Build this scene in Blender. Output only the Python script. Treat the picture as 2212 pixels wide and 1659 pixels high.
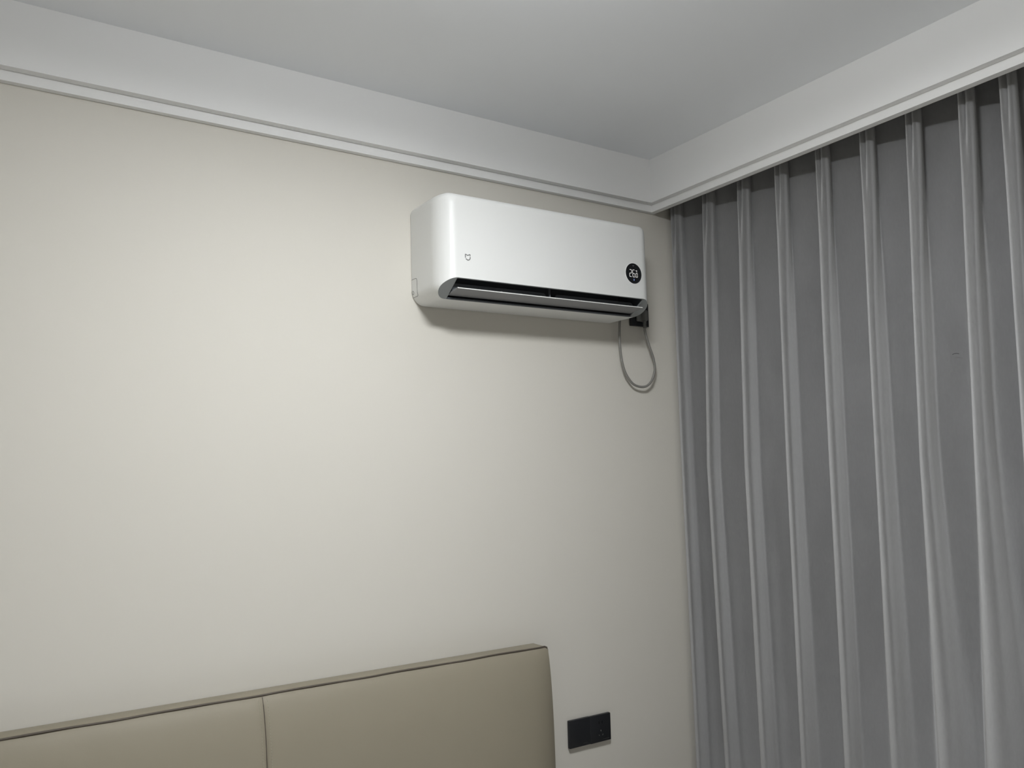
import bpy, bmesh, math, random
from mathutils import Vector, Matrix
random.seed(7)
for o in list(bpy.data.objects): bpy.data.objects.remove(o)
scene = bpy.context.scene
COL = scene.collection

# ---------------------------------------------------------------- camera
ZC = 1.60                      # camera height; heights below are given relative to it and lifted by Z()
CAM = Vector((0.0, -2.19, ZC))
YAW, PITCH, ROLL = math.radians(33.225), math.radians(6.0495), math.radians(1.4472)
FPX = 1753.0
fw = Vector((math.sin(YAW)*math.cos(PITCH), math.cos(YAW)*math.cos(PITCH), math.sin(PITCH)))
rt0 = Vector((math.cos(YAW), -math.sin(YAW), 0.0)); dn0 = fw.cross(rt0)
rt = math.cos(ROLL)*rt0 + math.sin(ROLL)*dn0
dn = -math.sin(ROLL)*rt0 + math.cos(ROLL)*dn0
cd = bpy.data.cameras.new('camera'); cam = bpy.data.objects.new('camera', cd); COL.objects.link(cam)
cd.sensor_fit = 'HORIZONTAL'; cd.sensor_width = 36.0; cd.lens = FPX/2212.0*36.0; cd.clip_start = 0.01
m3 = Matrix((rt, -dn, -fw)).transposed()
cam.matrix_world = Matrix.Translation(CAM) @ m3.to_4x4()
scene.camera = cam

# ---------------------------------------------------------------- world, exposure, lamp settings
w = bpy.data.worlds.new('world'); scene.world = w; w.use_nodes = True
w.node_tree.nodes['Background'].inputs[0].default_value = (0.02, 0.02, 0.022, 1)
w.node_tree.nodes['Background'].inputs[1].default_value = 0.2
vs = scene.view_settings
vs.view_transform = 'Standard'; vs.look = 'None'; vs.gamma = 1.0; vs.use_curve_mapping = False
vs.exposure = 0.0
scene.display_settings.display_device = 'sRGB'
LAMP_POS = (0.74, -1.28); LAMP_R = 0.165; LAMP_H = 0.022; LAMP_STRENGTH = 128.0
LAMP_COLOR = (0.965, 0.985, 1.0)

def Z(z): return z + ZC
CEIL = 1.134

# ---------------------------------------------------------------- materials
def new_mat(name):
    m = bpy.data.materials.new(name); m.use_nodes = True
    nt = m.node_tree; b = nt.nodes['Principled BSDF']
    return m, nt, b
def srgb(r, g, b):
    f = lambda c: ((c/255+.055)/1.055)**2.4 if c/255 > .04045 else c/255/12.92
    return (f(r), f(g), f(b), 1)
def mat(name, col, rough=.5, spec=.5, metal=0, bump=None, var=None, coat=0, sheen=None, emis=None):
    m, nt, b = new_mat(name)
    b.inputs['Base Color'].default_value = (*col[:3], 1)
    b.inputs['Roughness'].default_value = rough
    b.inputs['Specular IOR Level'].default_value = spec
    b.inputs['Metallic'].default_value = metal
    b.inputs['Coat Weight'].default_value = coat
    tc = nt.nodes.new('ShaderNodeTexCoord')
    if var:
        scale, amt, st = var
        mp = nt.nodes.new('ShaderNodeMapping'); mp.inputs['Scale'].default_value = st
        nt.links.new(tc.outputs['Object'], mp.inputs['Vector'])
        n = nt.nodes.new('ShaderNodeTexNoise'); n.inputs['Scale'].default_value = scale; n.inputs['Detail'].default_value = 4
        nt.links.new(mp.outputs[0], n.inputs['Vector'])
        mr = nt.nodes.new('ShaderNodeMapRange'); mr.inputs['To Min'].default_value = 1-amt; mr.inputs['To Max'].default_value = 1+amt
        nt.links.new(n.outputs['Fac'], mr.inputs['Value'])
        mx = nt.nodes.new('ShaderNodeMix'); mx.data_type = 'RGBA'; mx.blend_type = 'MULTIPLY'; mx.inputs['Factor'].default_value = 1
        mx.inputs['A'].default_value = (*col[:3], 1)
        nt.links.new(mr.outputs[0], mx.inputs['B'])
        nt.links.new(mx.outputs['Result'], b.inputs['Base Color'])
    if bump:
        scale, strength, dist, st = bump
        mp2 = nt.nodes.new('ShaderNodeMapping'); mp2.inputs['Scale'].default_value = st
        nt.links.new(tc.outputs['Object'], mp2.inputs['Vector'])
        n2 = nt.nodes.new('ShaderNodeTexNoise'); n2.inputs['Scale'].default_value = scale; n2.inputs['Detail'].default_value = 5
        nt.links.new(mp2.outputs[0], n2.inputs['Vector'])
        bp = nt.nodes.new('ShaderNodeBump'); bp.inputs['Strength'].default_value = strength; bp.inputs['Distance'].default_value = dist
        nt.links.new(n2.outputs['Fac'], bp.inputs['Height']); nt.links.new(bp.outputs[0], b.inputs['Normal'])
    if sheen:
        b.inputs['Sheen Weight'].default_value = sheen[0]; b.inputs['Sheen Roughness'].default_value = sheen[1]
        b.inputs['Sheen Tint'].default_value = (*sheen[2], 1)
    if emis:
        b.inputs['Emission Color'].default_value = (*emis[0], 1); b.inputs['Emission Strength'].default_value = emis[1]
    return m

M = {}
M['wall'] = mat('wall_paint', (.635, .612, .556), .85, .25, bump=(260, .10, .0006, (1, 1, 1)), var=(1.2, .012, (1, 1, 1)))
M['white_paint'] = mat('white_paint', (.80, .80, .795), .85, .25, bump=(240, .06, .0005, (1, 1, 1)))
M['ceiling'] = mat('ceiling_paint', (.84, .86, .885), .9, .2, bump=(240, .06, .0005, (1, 1, 1)))
M['floor'] = mat('floor_wood', (.58, .55, .50), .45, .4, var=(3, .1, (1, 12, 1)))
M['ac_white'] = mat('ac_white_plastic', (.735, .74, .725), .42, .40)
M['ac_grey'] = mat('ac_grey_plastic', (.27, .285, .285), .5, .4)
M['ac_louver'] = mat('ac_louver_plastic', (.245, .248, .255), .45, .4)
M['ac_dark'] = mat('ac_dark_plastic', (.085, .093, .106), .5, .4)
M['ac_dark2'] = mat('ac_vane_plastic', (.105, .115, .128), .5, .4)
M['ac_vane'] = mat('ac_vane_edge', (.16, .17, .185), .5, .4)
M['display'] = mat('display_black', (.010, .011, .013), .18, .5)
M['ring'] = mat('display_ring', (.86, .86, .86), .3, .5)
M['digit'] = mat('digit_light', (.8, .8, .8), .5, .3, emis=((1, .97, .92), .55))
M['icon_dim'] = mat('icon_dim', (.10, .10, .11), .5, .3, emis=((.6, .6, .65), .05))
M['icon_blue'] = mat('icon_blue', (.10, .14, .3), .5, .3, emis=((.35, .5, 1), .22))
M['logo'] = mat('logo_grey', (.20, .20, .195), .4, .4)
M['seam'] = mat('seam_dark', (.06, .06, .058), .7, .2)
M['socket'] = mat('socket_black', (.0105, .0115, .014), .42, .45)
M['slot'] = mat('slot_dark', (.004, .004, .004), .7, .2)
M['brass'] = mat('contact_metal', (.55, .55, .52), .3, .5, metal=1)
M['print'] = mat('print_grey', (.06, .06, .062), .6, .3)
M['cord'] = mat('cord_grey', (.205, .20, .185), .5, .4)
M['plug'] = mat('plug_grey', (.120, .123, .118), .55, .35)
M['leather'] = mat('taupe_leather', (.256, .229, .173), .55, .3, bump=(420, .12, .0006, (1, 1, 1)), var=(7, .025, (1, 1, 1)))
M['piping'] = mat('dark_piping', (.080, .066, .052), .6, .35)
M['bedding'] = mat('white_bedding', (.70, .69, .67), .9, .2, bump=(30, .3, .01, (1, 1, 1)))
M['thread'] = mat('stitch_thread', (.36, .335, .26), .7, .2)
M['lint'] = mat('lint_thread', (.04, .04, .04), .8, .2)
M['lamp_base'] = mat('lamp_base_white', (.75, .75, .74), .5, .4)
M['lamp'] = mat('lamp_diffuser', (.85, .85, .84), .5, .3, emis=(LAMP_COLOR, LAMP_STRENGTH))

def curtain_material():
    m = bpy.data.materials.new('velvet_grey'); m.use_nodes = True; nt = m.node_tree
    for n_ in list(nt.nodes): nt.nodes.remove(n_)
    N, Lk = nt.nodes.new, nt.links.new
    out = N('ShaderNodeOutputMaterial'); add = N('ShaderNodeAddShader')
    dif = N('ShaderNodeBsdfDiffuse'); sh = N('ShaderNodeBsdfSheen'); sh.distribution = 'ASHIKHMIN'
    sh.inputs['Roughness'].default_value = .80; sh.inputs['Color'].default_value = (.40, .40, .401, 1)
    tc = N('ShaderNodeTexCoord')
    mp = N('ShaderNodeMapping'); mp.inputs['Scale'].default_value = (5, 5, 1.6)
    Lk(tc.outputs['Object'], mp.inputs['Vector'])
    n = N('ShaderNodeTexNoise'); n.inputs['Scale'].default_value = 2.2; n.inputs['Detail'].default_value = 6; n.inputs['Distortion'].default_value = .6
    Lk(mp.outputs[0], n.inputs['Vector'])
    mpf = N('ShaderNodeMapping'); mpf.inputs['Scale'].default_value = (1, 1, .3); mpf.inputs['Rotation'].default_value = (.35, 0, 0)
    Lk(tc.outputs['Object'], mpf.inputs['Vector'])
    nf = N('ShaderNodeTexNoise'); nf.inputs['Scale'].default_value = 210; nf.inputs['Detail'].default_value = 3
    Lk(mpf.outputs[0], nf.inputs['Vector'])
    ad = N('ShaderNodeMath'); ad.operation = 'ADD'
    Lk(n.outputs['Fac'], ad.inputs[0]); Lk(nf.outputs['Fac'], ad.inputs[1])
    mr = N('ShaderNodeMapRange'); mr.inputs['From Min'].default_value = .5; mr.inputs['From Max'].default_value = 1.5
    mr.inputs['To Min'].default_value = .82; mr.inputs['To Max'].default_value = 1.18
    Lk(ad.outputs[0], mr.inputs['Value'])
    mx = N('ShaderNodeMix'); mx.data_type = 'RGBA'; mx.blend_type = 'MULTIPLY'; mx.inputs['Factor'].default_value = 1
    mx.inputs['A'].default_value = (.172, .172, .173, 1)
    Lk(mr.outputs[0], mx.inputs['B']); Lk(mx.outputs['Result'], dif.inputs['Color'])
    bp = N('ShaderNodeBump'); bp.inputs['Strength'].default_value = .2; bp.inputs['Distance'].default_value = .001
    Lk(nf.outputs['Fac'], bp.inputs['Height']); Lk(bp.outputs[0], dif.inputs['Normal']); Lk(bp.outputs[0], sh.inputs['Normal'])
    Lk(dif.outputs[0], add.inputs[0]); Lk(sh.outputs[0], add.inputs[1]); Lk(add.outputs[0], out.inputs['Surface'])
    return m
M['curtain'] = curtain_material()

# ---------------------------------------------------------------- helpers
def obj(name, bm, m, parent=None, smooth=None, loc=None):
    me = bpy.data.meshes.new(name); bmesh.ops.recalc_face_normals(bm, faces=bm.faces)
    bm.to_mesh(me); bm.free()
    me.materials.append(m)
    o = bpy.data.objects.new(name, me); COL.objects.link(o)
    if smooth is not None:
        for p in me.polygons: p.use_smooth = True
        me.set_sharp_from_angle(angle=math.radians(smooth))
    if parent: o.parent = parent
    if loc: o.location = loc
    return o
def tag(o, label=None, cat=None, kind=None, group=None):
    if label: o['label'] = label
    if cat: o['category'] = cat
    if kind: o['kind'] = kind
    if group: o['group'] = group
    return o
def empty(name, loc):
    o = bpy.data.objects.new(name, None); COL.objects.link(o); o.location = loc; o.empty_display_size = .05
    return o
def box(bm, x0, x1, y0, y1, z0, z1, bev=0, seg=2):
    t = bmesh.new()
    bmesh.ops.create_cube(t, size=1)
    for v in t.verts:
        v.co = Vector(((x0+x1)/2+v.co.x*(x1-x0), (y0+y1)/2+v.co.y*(y1-y0), (z0+z1)/2+v.co.z*(z1-z0)))
    if bev: bmesh.ops.bevel(t, geom=t.edges[:], offset=bev, segments=seg, profile=.5, affect='EDGES')
    me = bpy.data.meshes.new('t'); t.to_mesh(me); t.free(); bm.from_mesh(me); bpy.data.meshes.remove(me)
def tube(bm, pts, r, n=10, closed=False, cap=True):
    pts = [Vector(p) for p in pts]; rings = []; N = len(pts)
    up = None
    for i, p in enumerate(pts):
        a = pts[(i-1) % N] if (i > 0 or closed) else p
        b = pts[(i+1) % N] if (i < N-1 or closed) else p
        t = (b-a).normalized()
        if up is None:
            up = t.cross(Vector((0, 1, 0)))
            if up.length < .1: up = t.cross(Vector((1, 0, 0)))
        up = (up - t*up.dot(t)).normalized(); s = t.cross(up)
        rr = r[i] if isinstance(r, (list, tuple)) else r
        rings.append([bm.verts.new(p + (up*math.cos(2*math.pi*k/n) + s*math.sin(2*math.pi*k/n))*rr) for k in range(n)])
    for i in range(N if closed else N-1):
        A, B = rings[i], rings[(i+1) % N]
        for k in range(n): bm.faces.new((A[k], A[(k+1) % n], B[(k+1) % n], B[k]))
    if cap and not closed: bm.faces.new(rings[0][::-1]); bm.faces.new(rings[-1])
def catmull(P, per=8):
    P = [Vector(p) for p in P]; out = []
    for i in range(len(P)-1):
        p0 = P[max(i-1, 0)]; p1 = P[i]; p2 = P[i+1]; p3 = P[min(i+2, len(P)-1)]
        for k in range(per):
            t = k/per
            out.append(.5*((2*p1)+(p2-p0)*t+(2*p0-5*p1+4*p2-p3)*t*t+(3*p1-p0-3*p2+p3)*t**3))
    out.append(P[-1]); return out
def prism(bm, poly, d):
    """planar polygon (list of Vector) extruded by vector d"""
    A = [bm.verts.new(p) for p in poly]; B = [bm.verts.new(p+d) for p in poly]; n = len(poly)
    bm.faces.new(A[::-1]); bm.faces.new(B)
    for k in range(n): bm.faces.new((A[k], A[(k+1) % n], B[(k+1) % n], B[k]))

# ---------------------------------------------------------------- the room
XW0, XW1, YW0 = -1.30, 2.36, -3.15
def struct(name, boxes, m, bev=0):
    bm = bmesh.new()
    for b in boxes: box(bm, *b, bev=bev)
    return tag(obj(name, bm, m), kind='structure')
struct('wall_back', [(XW0-.12, XW1+.12, 0, .12, 0, Z(CEIL)+.1)], M['wall'])
struct('wall_right', [(XW1, XW1+.12, YW0, 0, 0, Z(CEIL)+.1)], M['wall'])
struct('wall_left', [(XW0-.12, XW0, YW0, 0, 0, Z(CEIL)+.1)], M['wall'])
struct('wall_front', [(XW0-.12, XW1+.12, YW0-.12, YW0, 0, Z(CEIL)+.1)], M['wall'])
struct('floor', [(XW0-.12, XW1+.12, YW0-.12, .12, -.1, 0)], M['floor'])
struct('ceiling', [(XW0, XW1, YW0, 0, Z(CEIL), Z(CEIL)+.1)], M['ceiling'])
# stepped cornice on the headboard wall, stepped pelmet hiding the head of the curtain
def stepped(name, prof, along, a0, a1s):
    """prof: list of (depth, z); along 'x' or 'y'; mitred at the shared inner corner through a1s"""
    bm = bmesh.new(); A = []; B = []
    for (dv, z), a1 in zip(prof, a1s):
        if along == 'x': A.append(bm.verts.new((a0, -dv, Z(z)))); B.append(bm.verts.new((a1, -dv, Z(z))))
        else: A.append(bm.verts.new((dv, a0, Z(z)))); B.append(bm.verts.new((dv, a1, Z(z))))
    n = len(A); bm.faces.new(A); bm.faces.new(B[::-1])
    for k in range(n): bm.faces.new((A[k], B[k], B[(k+1) % n], A[(k+1) % n]))
    bmesh.ops.recalc_face_normals(bm, faces=bm.faces)
    return tag(obj(name, bm, M['white_paint'], smooth=30), kind='structure')
zb, z1 = .944, .970
struct('trim_1', [(XW0, 2.0432, -.042, 0, Z(z1), Z(CEIL)), (XW0, 2.0662, -.018, 0, Z(zb), Z(z1)+.0005)], M['white_paint'])
stepped('trim_2', [(2.09, CEIL), (2.043, CEIL), (2.043, z1), (2.066, z1), (2.066, zb), (2.09, zb)], 'y', YW0, [0]*6)

# ---------------------------------------------------------------- ceiling lamp (out of frame, the light of the room)
lamp = empty('ceiling_lamp', (LAMP_POS[0], LAMP_POS[1], Z(CEIL)))
tag(lamp, 'round white flush ceiling lamp with glowing diffuser', 'lamp')
def lathe(bm, prof, n=48):
    rings = []
    for r, z in prof:
        rings.append([bm.verts.new((r*math.cos(2*math.pi*k/n), r*math.sin(2*math.pi*k/n), z)) for k in range(n)] if r > 1e-6 else [bm.verts.new((0, 0, z))])
    for A, B in zip(rings, rings[1:]):
        for k in range(n):
            if len(A) == 1: bm.faces.new((A[0], B[k], B[(k+1) % n]))
            elif len(B) == 1: bm.faces.new((A[k], B[0], A[(k+1) % n]))
            else: bm.faces.new((A[k], B[k], B[(k+1) % n], A[(k+1) % n]))
bm = bmesh.new(); lathe(bm, [(0, 0), (LAMP_R*.8, 0), (LAMP_R*.8, -.07), (0, -.07)]); obj('lamp_base', bm, M['lamp_base'], lamp, 30)
bm = bmesh.new(); lathe(bm, [(0, -.07), (LAMP_R, -.07), (LAMP_R, -.07-LAMP_H*.6), (LAMP_R-.008, -.07-LAMP_H*.88), (LAMP_R-.03, -.07-LAMP_H), (0, -.07-LAMP_H)]); obj('lamp_diffuser', bm, M['lamp'], lamp, 30)

# ---------------------------------------------------------------- curtain
EDGE_T = [-.027, -.189, -.351, -.509, -.666, -.819, -.963, -1.111, -1.2165]
EDGE_M = [-.022, -.147, -.320, -.4875, -.645, -.7975, -.9285, -1.0775, -1.1965]
EDGE_B = [-.023, -.161, -.3225, -.4785, -.628, -.778, -.919, -1.052, -1.185]
while EDGE_T[-1] > -2.95:
    s = .142+random.uniform(-.012, .012)
    EDGE_T.append(EDGE_T[-1]-s); EDGE_M.append(EDGE_M[-1]-s); EDGE_B.append(EDGE_B[-1]-s)
NP = len(EDGE_T)
rnd = [(random.uniform(-1, 1), random.uniform(-1, 1), random.uniform(-1, 1), random.uniform(0, 6.28)) for _ in range(NP+1)]
def smooth01(a, b, t):
    t = max(0, min(1, (t-a)/(b-a))); return t*t*(3-2*t)
def curtain_row(z):
    """plan polyline of the curtain at relative height z"""
    k = 1-smooth01(.35, .93, z)              # 0 pinched head, 1 relaxed folds
    cs = []
    for i in range(NP):
        if z >= 0: e = EDGE_M[i] + (EDGE_T[i]-EDGE_M[i])*min(1, z/.96)
        else: e = EDGE_M[i] + (EDGE_B[i]-EDGE_M[i])*min(1.4, -z/.90)
        cs.append(e - .018 - .002*k)
    P = [(2.214, -.008), (2.196, -.010)]
    def soft(i): return smooth01(3.5, 7.5, i)*smooth01(-.25, 1.0, -z)
    def ridge(i, side):
        a, b_, c_, ph = rnd[i]; kd = 1-smooth01(.76, .93, z)
        A = .003*a*k + .002*math.sin(z*2.2+ph)*k; q = soft(i)
        T = [(.160-.0130*kd, 0), (.1485, .009), (.155, .0165), (.168, .0185), (.184, .013)]
        B = [(.1440, 0), (.1450, .0046), (.1485, .0082), (.1580, .0112), (.1740, .0134)]
        if side > 0: B = [(.1440, 0), (.1448, .0075), (.1480, .0142), (.1565, .0200), (.1755, .0240)]
        S = [(.150, 0), (.1515, .012), (.157, .025), (.167, .036), (.182, .047)]
        B = [((1-q)*b[0]+q*s_[0], (1-q)*b[1]+q*s_[1]) for b, s_ in zip(B, S)]
        pts = [((1-k)*t[0]+k*(b[0]+A), (1-k)*t[1]+k*b[1]*(1+.12*b_)) for t, b in zip(T, B)]
        return [(2.0+x, cs[i]+(dy if side > 0 else -dy)) for x, dy in (pts[::-1] if side > 0 else pts[1:])]
    for i in range(NP):
        P += ridge(i, +1); P += ridge(i, -1)
        if i < NP-1:
            c0, c1 = cs[i], cs[i+1]; wd = c0-c1; q0, q1 = soft(i), soft(i+1); q = (q0+q1)/2
            deep = (.006*rnd[i][2]*k+.002)*(1-q)
            e0 = (1-k)*.009+k*(.0182+.039*q0); e1 = (1-k)*.009+k*(.0288+.030*q1)
            P.append((2.197-.005*k, c0-e0))
            for f_, xx in ((.28, 2.205), (.52, 2.217), (.76, 2.225)):
                P.append(((1-q)*xx+q*2.203+deep, c0-e0-(wd-e0-e1)*f_))
            P.append((2.208-.012*q, c1+e1))
    P.append((2.215, cs[-1]-.05))
    return catmull([(x, y, 0) for x, y in P], 5)
bm = bmesh.new(); rows = []
zs = [1.10, 1.04, 1.0, .97, .95, .93, .91, .88, .85]+[.85-.05*i for i in range(1, 34)]+[-.9-.055*i for i in range(0, 13)]
zs = sorted(set([z for z in zs if z > -1.58]+[-1.585]), reverse=True)
for z in zs: rows.append([bm.verts.new((p.x, p.y, Z(z))) for p in curtain_row(z)])
for A, B in zip(rows, rows[1:]):
    for k in range(len(A)-1): bm.faces.new((A[k], B[k], B[k+1], A[k+1]))
cur = obj('curtain', bm, M['curtain'], smooth=180)
sol = cur.modifiers.new('thickness', 'SOLIDIFY'); sol.thickness = .0022; sol.offset = 0
tag(cur, 'floor-length grey velvet curtain with pinched pleats hanging behind the white pelmet', 'curtain')
# stray thread stuck on the curtain
bm = bmesh.new()
tube(bm, catmull([(2.1960, -1.0190, Z(.2810)), (2.1975, -1.0235, Z(.2830)), (2.199, -1.0290, Z(.2835)), (2.2005, -1.0350, Z(.2815))], 4), .0006, 6)
thread_obj = tag(obj('loose_thread', bm, M['lint'], smooth=60), 'tiny dark loose thread stuck on the grey curtain', 'thread')

# ---------------------------------------------------------------- air conditioner (built in local coordinates, origin at lower left back corner)
AX, AZ, AW, AH, AD = 1.078, .5035, .810, .304, .200
ac = empty('air_conditioner', (AX, 0, Z(AZ)))
ac.rotation_euler = (0, math.radians(-.40), 0)
tag(ac, 'white wall-mounted air conditioner with round black temperature display', 'air conditioner')
RD = .068
RS, RT, RCB, RCT = .052, .024, .042, .026       # plan corner, top edge, lower and upper corner radii
def ac_section(e):
    ex = RS*(1-math.sqrt(max(0, 1-(1-e/RD)**2))) if e < RD else 0
    et = RT-math.sqrt(max(0, RT*RT-(RT-e)**2)) if e < RT else 0
    x0, x1, z0, z1_ = ex, AW-ex, 0, AH-et
    rb, rtp = max(.012, RCB-ex*.5), max(.008, RCT-ex*.2)
    pts = []
    n = 10
    for cx, cz, r, a0 in ((x1-rb, z0+rb, rb, -90), (x1-rtp, z1_-rtp, rtp, 0), (x0+rtp, z1_-rtp, rtp, 90), (x0+rb, z0+rb, rb, 180)):
        for k in range(n+1):
            a = math.radians(a0+90*k/n); pts.append((cx+r*math.cos(a), cz+r*math.sin(a)))
    return pts
es = [RD*(1-math.cos(math.pi/2*i/18)) for i in range(19)]
es = sorted(set(es+[RT*(1-math.cos(math.pi/2*i/6)) for i in range(1, 7)]+[.07, .10, .13, .16, .185, AD-.003]))
bm = bmesh.new(); rings = []
for e in es: rings.append([bm.verts.new((x, -(AD-e), z)) for x, z in ac_section(e)])
sec = ac_section(AD); cxm, czm = AW/2, AH/2
rings.append([bm.verts.new((cxm+(x-cxm)*.994, 0, czm+(z-czm)*.985)) for x, z in sec])
for A, B in zip(rings, rings[1:]):
    n = len(A)
    for k in range(n): bm.faces.new((A[k], A[(k+1) % n], B[(k+1) % n], B[k]))
bm.faces.new(rings[0]); bm.faces.new(rings[-1][::-1])
bmesh.ops.recalc_face_normals(bm, faces=bm.faces)
PF = Vector((0, -AD, .0495)); PB = Vector((0, -.128, 0))      # slanted outlet plane
dv = (PB-PF).normalized(); nv = Vector((1, 0, 0)).cross(dv); 
if nv.y > 0: nv = -nv                                           # outward: forward and down
bmesh.ops.bisect_plane(bm, geom=bm.verts[:]+bm.edges[:]+bm.faces[:], dist=1e-6, plane_co=PF, plane_no=nv, clear_outer=True)
loop = [v.co.copy() for v in bm.verts if abs((v.co-PF).dot(nv)) < 2e-5 and any(len(e.link_faces) == 1 for e in v.link_edges)]
body = obj('body', bm, M['ac_white'], ac, 32)
LV = (PB-PF).length
P2 = [(c.x, (c-PF).dot(dv)) for c in loop]
mx_, my_ = sum(p[0] for p in P2)/len(P2), LV/2
P2 = [(p[0], p[1]) for p in P2]
P2.sort(key=lambda p: math.atan2((p[1]-my_)/LV*AW, p[0]-AW/2))
def clipx(poly, xc, keep_less):
    out = []
    for i in range(len(poly)):
        a, b = poly[i], poly[(i+1) % len(poly)]
        ia = (a[0] <= xc) == keep_less; ib = (b[0] <= xc) == keep_less
        if ia: out.append(a)
        if ia != ib:
            t = (xc-a[0])/(b[0]-a[0]); out.append((xc, a[1]+(b[1]-a[1])*t))
    return out
def onplane(x, v, off=0): return PF + Vector((x, 0, 0)) + dv*v + nv*off
XL, XR = .049, AW-.049
for keep, xc in ((True, XL), (False, XR)):
    bm = bmesh.new()
    poly = clipx(P2, xc, keep)
    prism(bm, [onplane(x, v, -.0002) for x, v in poly], -nv*.004)
    obj('outlet_end_panel', bm, M['ac_grey'], ac)
for v0, v1, mm in ((-.0005, .0036, 'ac_grey'), (LV-.0040, LV+.0005, 'ac_dark2')):
    bm = bmesh.new()
    prism(bm, [onplane(XL, v0, -.0006), onplane(XR, v0, -.0006), onplane(XR, v1, -.0006), onplane(XL, v1, -.0006)], -nv*.005)
    obj('outlet_rim', bm, M[mm], ac)
# dark air duct behind the opening
bm = bmesh.new()
prof = [onplane(0, .003, -.005), Vector((0, -.150, .088)), Vector((0, -.110, .096)), Vector((0, -.075, .080)), Vector((0, -.065, .045)), Vector((0, -.085, .018)), onplane(0, LV-.005, -.005)]
A = [bm.verts.new(p+Vector((XL, 0, 0))) for p in prof]; B = [bm.verts.new(p+Vector((XR, 0, 0))) for p in prof]
for k in range(len(prof)-1): bm.faces.new((A[k], A[k+1], B[k+1], B[k]))
bm.faces.new(A); bm.faces.new(B[::-1])
duct = obj('air_duct', bm, M['ac_dark'], ac, 40)
# swing vane carriers: two framed rows of small vertical vanes with a divider rib between
def carrier(x0, x1):
    r, zl, zt = .009, .0225, .0415
    poly = [Vector((x0, -.158, zl)), Vector((x1, -.158, zl))]
    for cx, a0 in ((x1-r, 0), (x0+r, 90)):
        for k in range(6):
            a = math.radians(a0+90*k/5); poly.append(Vector((cx+r*math.cos(a), -.158, zt-r+r*math.sin(a))))
    bm = bmesh.new(); prism(bm, poly, Vector((0, .004, 0)))
    o = obj('vane_carrier', bm, M['ac_dark2'], ac)
    bm = bmesh.new(); tube(bm, [p+Vector((0, -.0004, 0)) for p in poly[2:]], .0007, 6); obj('carrier_edge', bm, M['ac_vane'], o, 60)
    n = max(3, int((x1-x0)/.036))
    for i in range(n):
        bm = bmesh.new(); box(bm, -.0005, .0005, -.0030, .002, -.0055, .0045, .0002, 1)
        obj('guide_vane', bm, M['ac_vane'], o, loc=(x0+(x1-x0)*(i+.5)/n, -.1595, .0285))
carrier(XL+.004, XL+.338); carrier(XL+.376, XR-.014)
bm = bmesh.new(); box(bm, XL+.3470, XL+.3488, -.170, -.160, .0250, .0570, .0006, 1); obj('divider_rib', bm, M['ac_vane'], ac)
# louver blade, swung open
bm = bmesh.new()
F_, Bk = Vector((0, -.1900, .0205)), Vector((0, -.1300, .0118))
ld = (Bk-F_).normalized(); ln = Vector((0, ld.z, -ld.y));
if ln.z < 0: ln = -ln
Lc = (Bk-F_).length
pr = [F_+ln*.0004, F_+ld*.0006, Bk-ln*.0005, Bk+ln*.003, F_+ld*Lc*.5+ln*.0048, F_+ld*.001+ln*.0032]
x0, x1 = .0535, AW-.0460
prism(bm, [p+Vector((x0, 0, 0)) for p in pr], Vector((x1-x0, 0, 0)))
lv = obj('louver', bm, M['ac_louver'], ac)
bm = bmesh.new()
e0, e1 = F_-ld*.0007+ln*.0002, F_-ld*.0004+ln*.0030
prism(bm, [p+Vector((x0, 0, 0)) for p in (e0, e0+ld*.0012, e1+ld*.0012, e1)], Vector((x1-x0, 0, 0)))
tag(obj('louver_lit_edge', bm, M['ac_white'], lv), 'front edge of the louver with lamplight painted white')  # lamplight on the blade's front edge, put into a white strip
for xx in (x0+.0005, x1-.0105):
    bm = bmesh.new(); box(bm, xx, xx+.008, -.150, -.134, .016, .032, .001, 1); obj('louver_hinge', bm, M['ac_dark2'], lv)
# round display
DX, DZ, DR, YF = 1.7992-AX, .6403-AZ-.005, .0346, -AD
def disc(bm, cx, cz, r, y0, y1, n=64):
    prism(bm, [Vector((cx+r*math.cos(2*math.pi*k/n), y0, cz+r*math.sin(2*math.pi*k/n))) for k in range(n)], Vector((0, y1-y0, 0)))
bm = bmesh.new(); disc(bm, DX, DZ, DR, YF+.002, YF-.0008); dsp = obj('display', bm, M['display'], ac)
tag(dsp, 'round black display reading 26.0')
bm = bmesh.new(); tube(bm, [(DX+(DR+.0006)*math.cos(2*math.pi*k/64), YF-.0002, DZ+(DR+.0006)*math.sin(2*math.pi*k/64)) for k in range(64)], .0009, 6, closed=True); obj('display_ring', bm, M['ring'], dsp, 60)
YD = YF-.0010
def seg7(bm, cx, zb_, wd, ht, on, t):
    g = t*.55; h2 = ht/2
    S = {'a': ((-wd/2+g, ht), (wd/2-g, ht)), 'g': ((-wd/2+g, h2), (wd/2-g, h2)), 'd': ((-wd/2+g, 0), (wd/2-g, 0)),
         'f': ((-wd/2, h2+g), (-wd/2, ht-g)), 'b': ((wd/2, h2+g), (wd/2, ht-g)), 'e': ((-wd/2, g), (-wd/2, h2-g)), 'c': ((wd/2, g), (wd/2, h2-g))}
    for k in on:
        (xa, za), (xb, zb2) = S[k]
        if abs(xa-xb) > abs(za-zb2): box(bm, cx+xa, cx+xb, YD, YD+.0006, zb_+za-t/2, zb_+za+t/2)
        else: box(bm, cx+xa-t/2, cx+xa+t/2, YD, YD+.0006, zb_+za, zb_+zb2)
base = DZ-.0118
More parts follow.
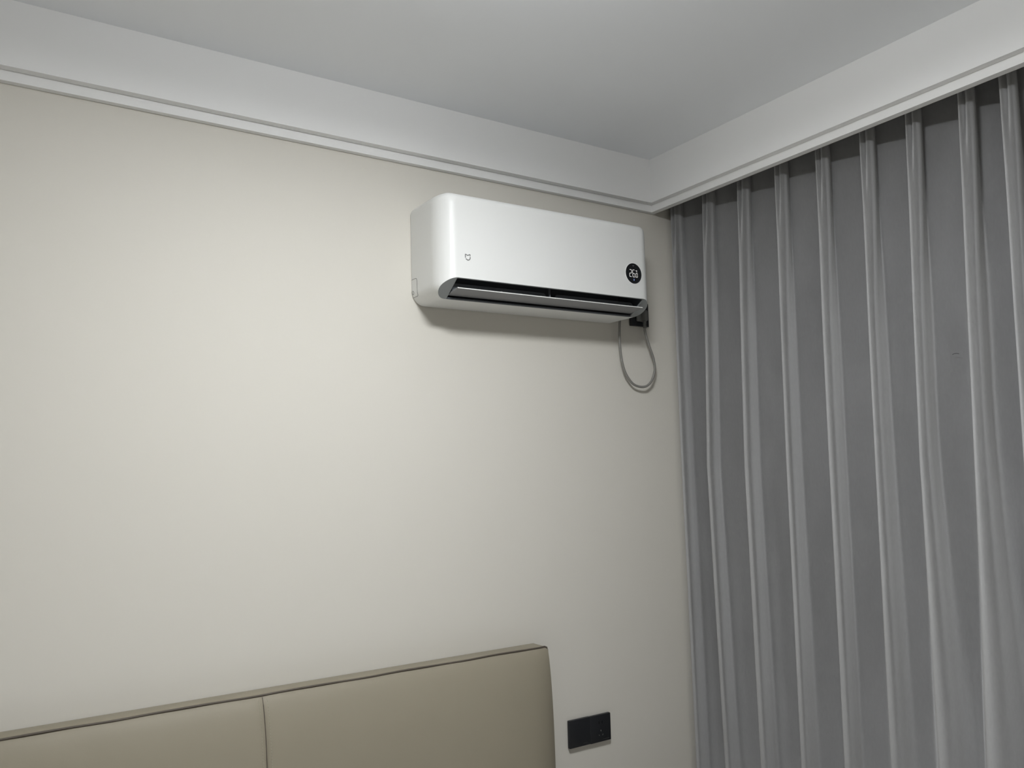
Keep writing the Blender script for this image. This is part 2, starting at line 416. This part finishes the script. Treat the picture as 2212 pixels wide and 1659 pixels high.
for cx, wd, ht, on, t in ((DX-.0135, .0088, .0240, 'abged', .0012), (DX+.0002, .0088, .0240, 'afgecd', .0012), (DX+.0133, .0064, .0140, 'abcdef', .0011)):
    bm = bmesh.new(); seg7(bm, cx, base, wd, ht, on, t); obj('digit', bm, M['digit'], dsp)
bm = bmesh.new(); box(bm, DX+.0070, DX+.0082, YD, YD+.0006, base-.0008, base+.0006); obj('decimal_point', bm, M['digit'], dsp)
bm = bmesh.new()
tube(bm, [(DX+.0105+.0010*math.cos(k*math.pi/6), YD+.0002, base+.0222+.0010*math.sin(k*math.pi/6)) for k in range(12)], .00035, 5, closed=True)
tube(bm, [(DX+.0145+.0019*math.cos(math.radians(a)), YD+.0002, base+.0206+.0022*math.sin(math.radians(a))) for a in range(50, 311, 20)], .00045, 5)
obj('degree_mark', bm, M['digit'], dsp, 60)
bm = bmesh.new()
for r in (.0016, .0029, .0042):
    tube(bm, [(DX-.001+r*math.cos(math.radians(a)), YD+.0002, DZ+.0232+r*math.sin(math.radians(a))) for a in range(45, 136, 10)], .0005, 5)
obj('wireless_icon', bm, M['icon_dim'], dsp, 60)
bm = bmesh.new()
prism(bm, [Vector((DX+.0004+x, YD, DZ-.0210+z)) for x, z in ((0, .0042), (.0016, .0012), (.0022, -.0008), (.0016, -.0026), (0, -.0034), (-.0016, -.0026), (-.0022, -.0008), (-.0016, .0012))], Vector((0, .0006, 0)))
obj('mode_icon', bm, M['icon_blue'], dsp)
# emblem at the lower left of the front panel
EX, EZ = 1.1621-AX, .6163-AZ
def em(px, py):
    return (EX+(px-705)/33.2*.00172, YF-.0004, EZ-((py-890)-.115*(px-705))/33.2*.00137)
bm = bmesh.new()
def ribbon(bm, pts, hw):
    pts = [Vector(p) for p in pts]; L = []; R_ = []
    for i, p in enumerate(pts):
        t = (pts[min(i+1, len(pts)-1)]-pts[max(i-1, 0)]).normalized(); s = Vector((-t.z, 0, t.x))
        L.append(p+s*hw); R_.append(p-s*hw)
    for i in range(len(pts)-1):
        prism(bm, [L[i], L[i+1], R_[i+1], R_[i]], Vector((0, .0008, 0)))
ribbon(bm, [em(556, 935), em(552, 820), em(548, 690)], .00140)
ribbon(bm, catmull([em(540, 690), em(580, 690), em(650, 735), em(708, 768), em(765, 735), em(810, 708), em(845, 712), em(855, 760), em(850, 820)], 5), .00140)
ribbon(bm, catmull([em(862, 872), em(858, 950), em(840, 1020), em(790, 1080), em(720, 1102), em(660, 1075), em(610, 1030), em(572, 998)], 5), .00140)
obj('emblem', bm, M['logo'], ac)
# small cover on the left flank near the wall
bm = bmesh.new()
def side(y, z):
    xo = 0
    if z < RCB: xo = RCB-math.sqrt(max(0, RCB*RCB-(RCB-z)**2))
    return Vector((xo-.0002, y, z))
path = [side(-.004, .078), side(-.024, .078), side(-.032, .0775), side(-.0365, .074), side(-.038, .068), side(-.0385, .05), side(-.039, .034), side(-.0385, .028), side(-.036, .0245), side(-.030, .0235), side(-.004, .0235)]
tube(bm, catmull(path, 4), .0005, 5)
tube(bm, [side(-.010+.006*math.cos(2*math.pi*k/12), .037+.0055*math.sin(2*math.pi*k/12)) for k in range(12)], .0005, 5, closed=True)
obj('side_cover_seam', bm, M['seam'], ac, 60)

# ---------------------------------------------------------------- wall sockets
def plate(root, s=.086, t=.0140):
    bm = bmesh.new(); box(bm, -s/2, s/2, -t, -.002, -s/2, s/2, .0022, 3); p = obj('plate', bm, M['socket'], root, 35)
    bm = bmesh.new(); box(bm, -s/2+.003, s/2-.003, -.0045, .001, -s/2+.003, s/2-.003); obj('back_frame', bm, M['slot'], root)
    return p
def socket(name, x, z, label, tilt=0, holes=None, mark=True):
    r = empty(name, (x, 0, Z(z))); r.rotation_euler = (0, math.radians(tilt), 0)
    tag(r, label, 'socket')
    p = plate(r)
    yt = -.0142
    if holes:
        for kind, hx, hz, ang in holes:
            bm = bmesh.new(); box(bm, -.0011, .0011, -.0003, .0012, -.0040, .0040, .0003, 1)
            h = obj('pin_slot', bm, M['slot'], p, loc=(hx, yt, hz)); h.rotation_euler = (0, math.radians(ang), 0)
            if kind == 'm':
                bm = bmesh.new(); box(bm, -.0006, .0007, -.0005, .0006, -.0030, .0026, .0002, 1)
                c = obj('contact', bm, M['brass'], h); 
    if mark:
        bm = bmesh.new(); box(bm, mark[0], mark[1], yt-.0001, yt+.0004, mark[2]-.0006, mark[2]+.0006); obj('printed_mark', bm, M['print'], p)
    return r
socket('wall_socket', 1.9890, .5505, 'black square socket at the upper right, half hidden behind the air conditioner', holes=None, mark=None)
socket('wall_plate', 1.6550, -.8500, 'blank black wall plate next to the headboard', .3, mark=(.010, .030, -.0345))['category'] = 'wall plate'
socket('wall_socket', 1.7400, -.8515, 'black five-hole wall socket right of the blank plate, below the air conditioner', .3,
       holes=[('d', -.0065, .0185, 0), ('d', .0065, .0185, 0), ('m', 0, -.0065, 0), ('m', -.0075, -.0205, -28), ('m', .0075, -.0205, 28)], mark=(.008, .034, -.0355))

# ---------------------------------------------------------------- power cord with plug
pc = empty('power_cord', (2.0, -.03, Z(.50)))
tag(pc, 'grey power cord hanging in a loop from air conditioner to its socket', 'power cord')
pts = [(1.8785, -.030, .5175), (1.8766, -.030, .5089), (1.8739, -.030, .4778), (1.8731, -.030, .4514), (1.8748, -.029, .4165), (1.8824, -.027, .3732), (1.8949, -.025, .3389), (1.9121, -.024, .3134), (1.9368, -.023, .2924), (1.9683, -.024, .2843), (1.9950, -.026, .2879), (2.0160, -.028, .3043), (2.0290, -.030, .3294), (2.0335, -.032, .3543), (2.0265, -.034, .3899), (2.0095, -.036, .4272), (1.9955, -.037, .4623), (1.9890, -.037, .4844), (1.9885, -.037, .5060)]
bm = bmesh.new(); tube(bm, catmull([(x-2.0, y+.03, z-.50) for x, y, z in pts], 6), .0043, 10); obj('cable', bm, M['cord'], pc, 60)
bm = bmesh.new()
box(bm, -.0325, -.004, .0020, .0180, .0235, .066, .0072, 4)
pl = obj('plug', bm, M['plug'], pc, 50)
bm = bmesh.new()
box(bm, -.0158, .0000, -.0165, .0150, .0225, .062, .0055, 4)
obj('plug_body', bm, M['plug'], pl, 50)
bm = bmesh.new()
prof = []
for i in range(5):
    z0 = .018-i*.0052
    prof += [(.0072-.0003*i, z0), (.0072-.0003*i, z0-.0034), (.0056-.0003*i, z0-.0036), (.0056-.0003*i, z0-.0050)]
lathe(bm, [(0, .020)]+prof+[(0, prof[-1][1])], 16)
sr = obj('strain_relief', bm, M['plug'], pl, 30, loc=(-.0110, -.0070, .0030))

# ---------------------------------------------------------------- headboard of the bed
hb = empty('bed', (.612, 0, 0))
tag(hb, 'bed with taupe leather padded headboard, piped edge and centre seam', 'bed')
HX0, HX1, HT = -.266-.612, 1.492-.612, Z(-.546)
bm = bmesh.new(); box(bm, HX0+.004, HX1-.002, -.072, -.002, .02, HT, .006, 3); obj('backing', bm, M['leather'], hb, 40)
YB = .068
def pad_y(x, z, x0, x1):
    dt = max(0, HT-z); dl, dr = max(0, x-x0), max(0, x1-x)
    seamL = (x0 == 0); 
    gl = 1-math.exp(-dl/(.005 if seamL else .030)); gr = 1-math.exp(-dr/(.005 if x1 == 0 else .030))
    g = (1-math.exp(-dt/.008))*.006 + (1-math.exp(-dt/.12))*.066
    sl = 1-(.10 if seamL else .62)*math.exp(-dl/(.006 if seamL else .06)); sr_ = 1-(.10 if x1 == 0 else .62)*math.exp(-dr/(.006 if x1 == 0 else .06))
    return YB + .006 + g*sl*sr_ + .0015*gl*gr
def sag(x): return -.0030*math.sin(math.pi*max(0, min(1, (x-HX0)/(HX1-HX0)))*2+.4) 
def panel(x0, x1):
    bm = bmesh.new()
    us = [0, .004, .01, .018, .03, .045, .065, .09, .12]; wd = x1-x0
    xs = [x0+u for u in us]+[x0+.12+(wd-.24)*i/16 for i in range(1, 16)]+[x1-u for u in us[::-1]]
    zsl = [HT-.0005, HT-.002, HT-.005, HT-.010, HT-.018, HT-.03, HT-.045, HT-.065, HT-.09, HT-.12, HT-.16, HT-.20, HT-.25, HT-.31, HT-.38, HT-.46, HT-.56, HT-.68, HT-.82, .04]
    G = [[bm.verts.new((x, -pad_y(x, z, x0, x1), z)) for x in xs] for z in zsl]
    Bk_ = [[bm.verts.new((x, -YB, z)) for x in (x0, x1)] for z in (zsl[0], zsl[-1])]
    for A, B in zip(G, G[1:]):
        for k in range(len(A)-1): bm.faces.new((A[k], B[k], B[k+1], A[k+1]))
    # close top and sides to the backing
    bm.faces.new([Bk_[0][0]]+G[0]+[Bk_[0][1]])
    bm.faces.new([Bk_[1][0], Bk_[0][0]]+[r[0] for r in G][0:]) if False else None
    bm.faces.new([Bk_[0][0], Bk_[1][0]]+[r[0] for r in G][::-1])
    bm.faces.new([Bk_[1][1], Bk_[0][1]]+[r[-1] for r in G])
    return obj('panel', bm, M['leather'], hb, 50)
panel(HX0, 0); panel(0, HX1)
# piping along top front edge and down the sides
bm = bmesh.new()
tp = [(HX0+.004, -.074, .05), (HX0+.003, -.0745, HT-.03), (HX0+.010, -.075, HT-.006)]
tp += [(HX0+.03+(HX1-HX0-.06)*i/40, -.0765-.0006*math.sin(i*1.7), HT+.0010+.0008*math.sin(i*.9)) for i in range(41)]
tp += [(HX1-.010, -.075, HT+.0005), (HX1-.002, -.0745, HT-.008), (HX1+.0005, -.074, HT-.03), (HX1+.001, -.074, HT-.2), (HX1-.0, -.074, .05)]
tube(bm, catmull(tp, 3), .0027, 8); obj('piping', bm, M['piping'], hb, 60)
# unseen bed base and mattress, added for their bounce light
bm = bmesh.new(); box(bm, HX0+.03, HX1-.03, -2.05, -.142, .06, .27, .02, 3); obj('bed_base', bm, M['leather'], hb, 40)
mt = empty('mattress', (.612, -1.09, .272)); tag(mt, 'unseen mattress with white bedding, added to bounce light upward', 'mattress')
bm = bmesh.new(); box(bm, HX0+.05, HX1-.05, -.93, .930, 0, .22, .04, 4); obj('mattress_body', bm, M['bedding'], mt, 50)
bm = bmesh.new(); tube(bm, [(0, -pad_y(0, HT-.004-.02*i, 0, HX1)-.0006, HT-.004-.02*i) for i in range(40)], .0011, 6); obj('seam', bm, M['piping'], hb, 60)
# stitching either side of the centre seam
for sx in (-.0105, .0105):
    bm = bmesh.new(); z = HT-.008
    while z > .30:
        x0, x1 = (HX0, 0) if sx < 0 else (0, HX1)
        y = -pad_y(sx, z, x0, x1); y2 = -pad_y(sx, z-.0045, x0, x1)
        tube(bm, [(sx, y-.0003, z), (sx, y2-.0003, z-.0045)], .0006, 4); z -= .0068
    obj('stitching', bm, M['thread'], hb)
